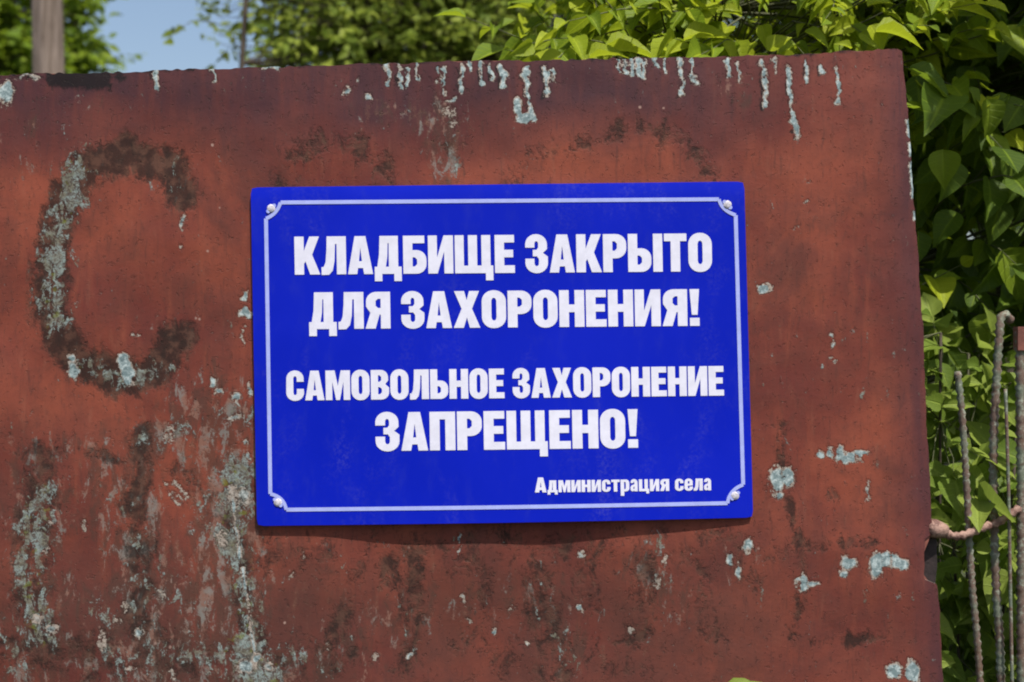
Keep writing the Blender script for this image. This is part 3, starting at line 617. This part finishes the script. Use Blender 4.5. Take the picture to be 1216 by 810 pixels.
def leaf_objects(mats, lvs, T, tname, mat, parent):
    key = (tname, mat.name)
    if key not in VARIANTS:
        VARIANTS[key] = []
        for i in range(14):
            tv, tf, tr = T; v = tv.copy(); v[:, 2] *= .3 + 1.4 * ((i * 5) % 14) / 14; v[:, 0] *= .68 + .6 * ((i * 3) % 14) / 14; v[:, 0] += .10 * math.sin(i * 1.9) * v[:, 1] ** 2
            me = bpy.data.meshes.new('leaf'); me.from_pydata(v.tolist(), [], tf)
            a = me.attributes.new('lv', 'FLOAT', 'POINT'); a.data.foreach_set('value', np.full(len(v), i / 13., dtype=np.float32))
            a = me.attributes.new('side', 'FLOAT', 'POINT'); a.data.foreach_set('value', tr[:, 0].astype(np.float32)); a = me.attributes.new('along', 'FLOAT', 'POINT'); a.data.foreach_set('value', tr[:, 1].astype(np.float32))
            me.polygons.foreach_set('use_smooth', [True] * len(me.polygons)); me.materials.append(mat); VARIANTS[key].append(me)
    off = Matrix.Translation(-origin(parent))
    for m, l in zip(mats, lvs):
        o = bpy.data.objects.new('leaf', VARIANTS[key][int(min(max(l, 0), 1) * 13.0)]); COL.objects.link(o); o.parent = parent
        o.matrix_local = off @ m
def proj(p):
    d = p[1] + CAMD
    if d < .1: return None
    s = K * d / CAMD; return 608 + p[0] / s, 405 - (p[2] - CAMZ) / s
def in_view(p, behind_gate=True):
    q = proj(p)
    if q is None or not (-30 < q[0] < 1246 and -30 < q[1] < 840): return False
    if behind_gate:
        if q[1] > np.interp(q[0], TOPX, TOPY) + 6 and q[0] < np.interp(q[1], EDGY, EDGX) - 6: return False
    return True
def rvec(s=1.0): return Vector(rng.normal(0, s, 3))
def sprig(center, direction, length, nleaf, L, droop=.35, up=.8, pair=True):
    """a twig with leaves along it -> (points, [(matrix)])"""
    d = Vector(direction).normalized(); pts = [Vector(center)]
    for i in range(4):
        d = (d + rvec(.14) - Vector((0, 0, droop * .16))).normalized(); pts.append(pts[-1] + d * length / 4)
    ms = []; side = d.cross(Vector((0, 0, 1)));
    if side.length < .05: side = Vector((1, 0, 0))
    side.normalize()
    for i in range(nleaf):
        t = .15 + .85 * (i // (2 if pair else 1)) / max(1, (nleaf - 1) // (2 if pair else 1)); t = min(t, 1)
        k = min(int(t * 4), 3); p = pts[k].lerp(pts[k + 1], t * 4 - k)
        sg = 1 if i % 2 else -1
        ax = side * sg * rng.uniform(.5, 1.0) + d * rng.uniform(.25, .9) + rvec(.22) - Vector((0, 0, droop * rng.uniform(.3, 1.5)))
        if i == nleaf - 1: ax = d + rvec(.2) - Vector((0, 0, droop * .5))
        nm = Vector((0, -.45, up)) + rvec(.42)
        ms.append(leaf_matrix(p, ax, nm, L * rng.uniform(.45, 1.25)))
    return pts, ms
def plant(name, base, label, cat, centers, Ls, nleaf, twlen, T, tname, mat, n_single, stems, lvfun, group=None, droop=.35, up=.8, trunk=None, crown_name='foliage', twmat='twig', out_from=None, hero=(), pair=True, skip_behind=None):
    root = empty(name, base, label, cat, group)
    allm, tw = [], []
    limbs = [[Vector(p) for p in s] for s, r in stems]
    flat = [p for l in limbs for p in smooth(l, 4)]
    for c in centers:
        c = Vector(c)
        near = min(flat, key=lambda p: (p - c).length + max(0, p.z - c.z) * .6) if flat else c
        dr = (c - near); dr = dr.normalized() if dr.length > .02 else Vector((0, 0, 1))
        d = dr * .7 + Vector((0, -.3, .25)) + rvec(.35)
        pts, ms = sprig(c, d, twlen * rng.uniform(.7, 1.3), nleaf, rng.uniform(*Ls), droop, up, pair)
        allm += ms; r = twlen * .008
        tw.append(tube([near, near.lerp(c, .5) + rvec(.02 * (c - near).length), c] + pts[1:], [r * 1.6, r * 1.3, r] + [r * .8, r * .6, r * .45, r * .3], 4, False))
    lv = np.array([lvfun(m.translation) for m in allm]) if allm else np.zeros(0)
    for h in hero: allm.append(h[0]); lv = np.append(lv, h[1])
    lv = np.clip(lv, 0, 1)
    parts = []
    for s, r in stems:
        q = smooth(s, 5); parts.append(tube(q, [max(r * (1 - .75 * i / (len(q) - 1)), .002) for i in range(len(q))], 9))
    if trunk: v, f = merge(parts); obj('trunk', v, f, M[trunk], root)
    else:
        for v, f in parts: obj('stem', v, f, M['bark'], root)
    if tw: v, f = merge(tw); tag(obj('twigs', v, f, M[twmat], root), kind='stuff')
    sc = [(-((m.col[1].length) / (m.translation[1] + CAMD)) if in_view(m.translation) else 1, i) for i, m in enumerate(allm)]
    nh = len(hero); hi = set(range(len(allm) - nh, len(allm)))
    big = hi | set([i for s, i in sorted(sc) if s < 0 and i not in hi][:max(0, n_single - nh)])
    if n_single: leaf_objects([allm[i] for i in sorted(big)], [lv[i] for i in sorted(big)], T, tname, mat, root)
    else: big = set()
    rest = [i for i in range(len(allm)) if i not in big]
    if rest: tag(join_leaves(crown_name, [allm[i] for i in rest], [lv[i] for i in rest], T, mat, root), kind='stuff')
    return root
def lvrand(mean, sd): return lambda p: mean + sd * rng.normal()
def clumps(n, region, nclump, spread):
    """twig centres gathered round random clump points inside region()"""
    cs = [region() for _ in range(nclump)]; out = []
    for i in range(n):
        c = cs[rng.integers(nclump)]; out.append((c[0] + rng.normal(0, spread), c[1] + rng.normal(0, spread), max(.03, c[2] + rng.normal(0, spread * .7))))
    return out
def frame_pts(n, px0, px1, py0, py1, y0, y1):
    return [tuple(P(rng.uniform(px0, px1), rng.uniform(py0, py1), rng.uniform(y0, y1))) for _ in range(n)]
def hero_leaf(bx, by, tx, ty, y, lv, nrm=(0, -1, .5), dy=-.01):
    a = P(bx, by, y); b = P(tx, ty, y + dy); return (leaf_matrix(a, b - a, nrm, (b - a).length), lv)

# ------------------------------------------------------------------ broad-leaved shrub beside the gate (behind the fence)
hero = [hero_leaf(1078, 82, 1142, 112, .22, .55, (.3, -.6, .9)), hero_leaf(1072, 126, 1120, 134, .20, .95, (0, -.35, 1)), hero_leaf(1088, 90, 1100, 140, .30, .35, (.2, -1, .3)),
        hero_leaf(1120, 178, 1121, 222, .22, 1.0, (-.2, -1, .5)), hero_leaf(1132, 190, 1126, 240, .24, .55, (.4, -1, .1)), hero_leaf(1172, 118, 1182, 164, .24, .85, (.1, -1, .4)),
        hero_leaf(1165, 140, 1142, 160, .23, .85, (0, -.5, 1)), hero_leaf(1150, 104, 1166, 128, .25, .8, (0, -.5, 1)), hero_leaf(1196, 112, 1176, 140, .26, .8, (0, -.5, 1)),
        hero_leaf(1216, 120, 1190, 152, .25, .7, (.2, -.8, .6)), hero_leaf(1190, 235, 1172, 290, .34, .5, (.1, -1, .2)), hero_leaf(1160, 215, 1150, 262, .36, .4, (-.2, -1, .2)),
        hero_leaf(1090, 275, 1094, 318, .30, .45, (.5, -1, .1)), hero_leaf(1136, 252, 1110, 290, .3, .6, (.2, -.6, 1)), hero_leaf(1200, 180, 1206, 226, .30, .6, (0, -1, .2)),
        hero_leaf(1170, 20, 1200, 66, .40, .45, (.2, -1, .3)), hero_leaf(1110, 15, 1090, 60, .45, .35, (-.2, -1, .2)), hero_leaf(1210, 280, 1160, 318, .4, .4, (0, -.8, .7)),
        hero_leaf(1214, 200, 1196, 244, .33, .55, (0, -1, .3)), hero_leaf(1140, 290, 1180, 335, .45, .35, (0, -1, .5))]
cen = frame_pts(150, 1085, 1330, -40, 420, .35, 1.1) + frame_pts(120, 1060, 1400, -300, 60, .4, 1.3) + frame_pts(40, 1075, 1230, -40, 70, .5, .9) + frame_pts(150, 1090, 1480, 340, 1300, .5, 1.3) + frame_pts(90, 1090, 1700, -200, 1200, 1.2, 2.0)
st = [([(x, y, -.05), (x + dx * .4, y + .03, .7), (x + dx * .8, y - .05, 1.4), (x + dx, y - .1, 2.3)], .016) for x, y, dx in
      ((.62, .75, .05), (.80, .85, .1), (.72, 1.1, -.08), (1.0, .9, .2), (1.15, 1.3, .15), (.9, 1.5, -.1))]
plant('broadleaf_shrub', (.8, .9, 0), 'shady broad leaved green shrub rising behind the rebar fence', 'shrub', cen, (.055, .085), 9, .26, T_BIG, 'big', M['leaf_lilac'], 300, st, lvrand(.58, .27), hero=hero, droop=.75, up=.6)

# ------------------------------------------------------------------ bright shrub leaning over the top of the gate
hero = [hero_leaf(812, 48, 872, 32, .20, 1.0, (0, -.55, 1)), hero_leaf(718, 62, 782, 48, .18, .9, (0, -.45, 1)), hero_leaf(912, 60, 938, 40, .16, 1.0, (.2, -.8, .7)), hero_leaf(905, 30, 914, 56, .2, .85, (-.3, -1, .4)),
        hero_leaf(1040, 38, 1098, 36, .12, .85, (0, -.4, 1)), hero_leaf(1034, 30, 1052, 58, .13, 1.0, (.2, -1, .4)), hero_leaf(1010, 58, 996, 48, .12, .9, (0, -.8, .7)), hero_leaf(1030, 8, 1060, -6, .2, .9, (0, -.7, .8)),
        hero_leaf(700, 70, 742, 52, .16, .9, (.1, -.6, 1)), hero_leaf(880, 20, 850, 4, .24, .85, (0, -.7, .8)), hero_leaf(955, 38, 990, 52, .2, .8, (0, -.7, .8)), hero_leaf(778, 18, 800, 2, .26, .9, (0, -.7, .8)), hero_leaf(660, 52, 690, 40, .3, .85, (0, -.7, .9))]
cen = frame_pts(190, 690, 1085, -20, 85, .25, .9) + frame_pts(130, 690, 1090, -160, 20, .4, 1.4) + frame_pts(120, 660, 1080, 60, 420, .4, 1.2)
st = [([(x, y, -.05), (x + dx * .3, y, .7), (x + dx * .7, y - .05, 1.4), (x + dx, y - .1, 2.05)], .013) for x, y, dx in
      ((.1, .9, .05), (.25, .7, .1), (.42, .95, .08), (.2, 1.2, -.15), (.5, 1.1, .05))]
plant('sunlit_shrub', (.3, .95, 0), 'bright yellow green shrub with pointed leaves leaning over the gate top', 'shrub', cen, (.032, .058), 9, .2, T_BIG, 'big', M['leaf_top'], 300, st, lvrand(.70, .28), hero=hero, droop=.35, up=.9)

# ------------------------------------------------------------------ weeds climbing through the fence
for (bx, top_, n, lab) in ((1118, 395, 15, 'leafy nettle-like weed growing close to the gate edge'), (1150, 420, 15, 'leafy green weed standing between the first two fence bars'),
                           (1180, 450, 13, 'leafy green weed behind the hooked fence bar'), (1128, 560, 11, 'short leafy weed below the pink fence rail'), (1168, 640, 11, 'low leafy weed at the thin wire of the fence'), (1205, 520, 13, 'leafy green weed behind the plate topped fence bar')):
    y0 = rng.uniform(.16, .3); tp = P(bx + rng.uniform(-6, 6), top_, y0); bs = Vector((tp.x + rng.uniform(-.05, .12), y0 + rng.uniform(.0, .1), -.02))
    md = bs.lerp(tp, .55) + Vector((rng.uniform(-.03, .03), .02, 0))
    cs = [tuple(bs.lerp(tp, t) + rvec(.03)) for t in np.linspace(.25, 1.0, n * 4)]
    plant('fence_weed', tuple(Vector((bs.x, bs.y, 0))), lab, 'weed', cs, (.032, .060), 6, .085, T_BIG, 'big', M['leaf_weed'], 180, [([tuple(bs), tuple(md), tuple(tp)], .004)], lvrand(.80, .25), group='weeds growing through the rebar fence', droop=.45, up=.7)
# a low weed in front of the gate, its tip just reaching the picture
bs = Vector((.30, -.16, -.02)); tp = P(886, 868, -.10)
cs = [tuple(bs.lerp(tp, t)) for t in np.linspace(.3, .93, 12)]
plant('gate_weed', (.30, -.16, 0), 'pale green weed in front of the gate foot with one tip showing', 'weed', cs, (.03, .05), 6, .05, T_SLIM, 'slim', M['leaf_weed'], 40, [([tuple(bs), tuple(bs.lerp(tp, .5) + Vector((.02, 0, 0))), tuple(tp)], .004)], lvrand(.75, .15),
      hero=[hero_leaf(862, 818, 900, 802, -.10, .9, (0, -.4, 1)), hero_leaf(916, 822, 880, 806, -.105, .8, (0, -.4, 1))])

# ------------------------------------------------------------------ trees
def tree(name, base, H, rad, cz, label, trunk_r, ncl, ntw, Ls, nleaf, twlen, mat, lv, T=T_SML, lean=(0, 0), sq=.75, group=None, limbs=7, spread=.3, n_single=0, tmat='bark', extra=()):
    b = Vector(base); topv = b + Vector((lean[0], lean[1], H * .92)); st = [([b + Vector((0, 0, -.1)), b.lerp(topv, .35) + rvec(.04), b.lerp(topv, .7) + rvec(.06), topv], trunk_r)]
    c0 = b + Vector((lean[0] * .7, lean[1] * .7, cz))
    for i in range(limbs):
        t = rng.uniform(.3, .8); s0 = b.lerp(topv, t); an = 2 * math.pi * i / limbs + rng.uniform(-.3, .3)
        e = c0 + Vector((math.cos(an) * rad * .75, math.sin(an) * rad * .75, rng.uniform(-.2, .6) * rad * sq)); st.append(([s0, s0.lerp(e, .5) + Vector((0, 0, .12 * rad)), e], trunk_r * .42))
    def reg():
        while True:
            v = rng.uniform(-1, 1, 3)
            if .35 < np.linalg.norm(v) < 1: break
        return (c0.x + v[0] * rad, c0.y + v[1] * rad, c0.z + v[2] * rad * sq)
    cen = clumps(ntw, reg, ncl, spread) + list(extra)
    return plant(name, tuple(Vector((b.x, b.y, 0))), label, 'tree', cen, Ls, nleaf, twlen, T, 'sml', mat, n_single, st, lv, group, trunk='bark', crown_name='crown', twmat='bark', up=.8, droop=.3)
# tree behind the wooden pole
p = P(-10, 0, 13.5)
tree('broadleaf_tree', (p.x - .72, 13.5, 0), 6.4, 1.6, 4.85, 'round green tree standing behind the grey wooden pole', .12, 70, 1500, (.10, .17), 9, .4, M['leaf_far'], lvrand(.62, .28), sq=1.0, spread=.22, extra=frame_pts(330, -60, 98, -50, 100, 12.9, 14.2))
# slim young tree whose dark trunk shows next to the sky
p = P(284, 40, 5.2)
ex = frame_pts(7, 262, 300, -25, 70, 5.25, 5.6) + frame_pts(70, 318, 420, -30, 85, 5.25, 5.9)
tree('slim_tree', (p.x, 5.2, 0), 4.6, .42, 4.05, 'slim young tree with thin dark trunk and sparse leaves against the sky', .03, 8, 14, (.045, .075), 7, .22, M['leaf_small'], lvrand(.55, .25), spread=.14, limbs=1, extra=ex, lean=(.12, 0))
# small-leaved trees behind the gate
for px, y, H, rad, lab in ((452, 5.8, 4.2, .62, 'small leaved tree next to the slim dark trunk'), (520, 6.3, 4.6, 1.15, 'small leaved tree showing above the middle of the gate top'), (660, 5.6, 4.3, 1.1, 'small leaved tree just behind the bright leaning shrub')):
    p = P(px, 40, y); ex = frame_pts(230, px - 105, px + 95, -30, 95, y - .8, y + .3)
    tree('small_leaved_tree', (p.x, y, 0), H, rad, 3.35, lab, .05, 34, 260, (.045, .08), 8, .24, M['leaf_small'], lvrand(.66, .3), spread=.2, group='small leaved trees behind the gate', extra=ex)
# big shady tree over the fence: its crown is above the picture and keeps the shrub below in shade
b = Vector((1.75, 2.3, 0))
def reg():
    v = rng.uniform(-1, 1, 3); return (1.66 + v[0] * .66, 1.0 + v[1] * .75, 3.0 + v[2] * .45)
st = [([b, (1.7, 2.2, 1.3), (1.55, 1.7, 2.3), (1.6, .9, 2.9)], .07), ([(1.6, 1.9, 2.0), (1.4, 1.4, 2.6), (1.2, .8, 3.0)], .03), ([(1.6, 1.8, 2.2), (1.7, 1.0, 2.7), (1.6, .3, 2.9)], .03)]
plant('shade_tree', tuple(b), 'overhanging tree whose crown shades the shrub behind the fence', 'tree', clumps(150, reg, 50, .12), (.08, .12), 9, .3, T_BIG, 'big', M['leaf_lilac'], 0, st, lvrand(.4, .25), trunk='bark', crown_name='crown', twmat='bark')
# far green trees closing the view
for px, y, rad, H, lab in ((500, 17, 2.4, 7.5, 'far broad green tree beyond the small leaved trees'), (680, 16, 3.0, 8, 'far broad green tree seen above the middle of the gate'), (930, 18, 3.2, 8.5, 'far broad green tree behind the bright leaning shrub'), (1190, 15, 3.0, 8, 'far broad green tree behind the shady shrub')):
    p = P(px, 40, y)
    tree('far_tree', (p.x, y, 0), H, rad, H * .6, lab, .16, 80, 420, (.16, .26), 9, .6, M['leaf_far'], lvrand(.4, .25), sq=1.1, spread=.35, group='far trees closing the view')
# low dark thicket behind the fence so that no bare ground shows between the leaves
p = P(1190, 600, 3.4)
def reg2(): return (rng.uniform(.6, 3.4), rng.uniform(2.6, 3.6), rng.uniform(.1, 3.2))
st = [([(x, 3.2, -.05), (x + .05, 3.1, 1.4), (x + .1, 3.0, 2.8)], .02) for x in (1.0, 1.5, 2.0, 2.5, 3.0)]
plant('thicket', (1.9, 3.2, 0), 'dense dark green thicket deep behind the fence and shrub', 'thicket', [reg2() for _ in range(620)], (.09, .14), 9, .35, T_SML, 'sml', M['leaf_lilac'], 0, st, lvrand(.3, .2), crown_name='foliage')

# ------------------------------------------------------------------ wooden pole
yp = 7.1; a = P(57.5, 88, yp); c_ = P(55.5, 0, yp); dx = (c_.x - a.x) / (c_.z - a.z)
root = empty('wooden_pole', (a.x - dx * a.z, yp, 0), 'weathered grey wooden utility pole in front of the round green tree', 'pole')
zs = np.linspace(-.3, 7.2, 60); V, F = [], []
for i, z in enumerate(zs):
    r = .117 - .005 * z
    for k in range(28):
        t = 2 * math.pi * k / 28; rr_ = r * (1 + .035 * math.sin(3 * t + 1) + .02 * math.sin(7 * t + z * .4) + .012 * math.sin(13 * t + 2)) - (.012 if k in (19, 20) else 0)
        V.append((a.x + dx * (z - a.z) + math.cos(t) * rr_, yp + math.sin(t) * rr_, z))
for i in range(59):
    for k in range(28): F.append([i * 28 + k, i * 28 + (k + 1) % 28, (i + 1) * 28 + (k + 1) % 28, (i + 1) * 28 + k])
F.append([59 * 28 + k for k in range(28)])
obj('shaft', V, F, M['wood'], root)
v, f = tube([(a.x - dx * a.z - .0, yp, 5.6), (a.x - dx * a.z, yp, 5.7)], .105, 20); obj('band', v, f, M['iron'], root)

# ------------------------------------------------------------------ grass at the foot of gate and fence
n = 5200; gx_ = rng.uniform(-2.2, 3.0, n); gy_ = rng.uniform(-1.2, 2.2, n); h = rng.uniform(.05, .20, n); an = rng.uniform(0, 6.28, n); ln = rng.normal(0, .05, (n, 2)); wv = .004
V = np.empty((n, 4, 3)); ca, sa = np.cos(an) * wv, np.sin(an) * wv
V[:, 0] = np.stack([gx_ - ca, gy_ - sa, 0 * h - .02], -1); V[:, 1] = np.stack([gx_ + ca, gy_ + sa, 0 * h - .02], -1)
V[:, 2] = np.stack([gx_ + ca * .6 + ln[:, 0] * .4, gy_ + sa * .6 + ln[:, 1] * .4, h * .6], -1); V[:, 3] = np.stack([gx_ + ln[:, 0], gy_ + ln[:, 1], h], -1)
o4 = np.arange(n) * 4; F = np.concatenate([np.stack([o4, o4 + 1, o4 + 2], -1), np.stack([o4, o4 + 2, o4 + 3], -1)])
tag(obj('grass', V.reshape(-1, 3), F, M['grass'], None, True, dict(lv=np.repeat(rng.random(n), 4))), 'short rough grass at the foot of the gate', 'grass', kind='stuff')
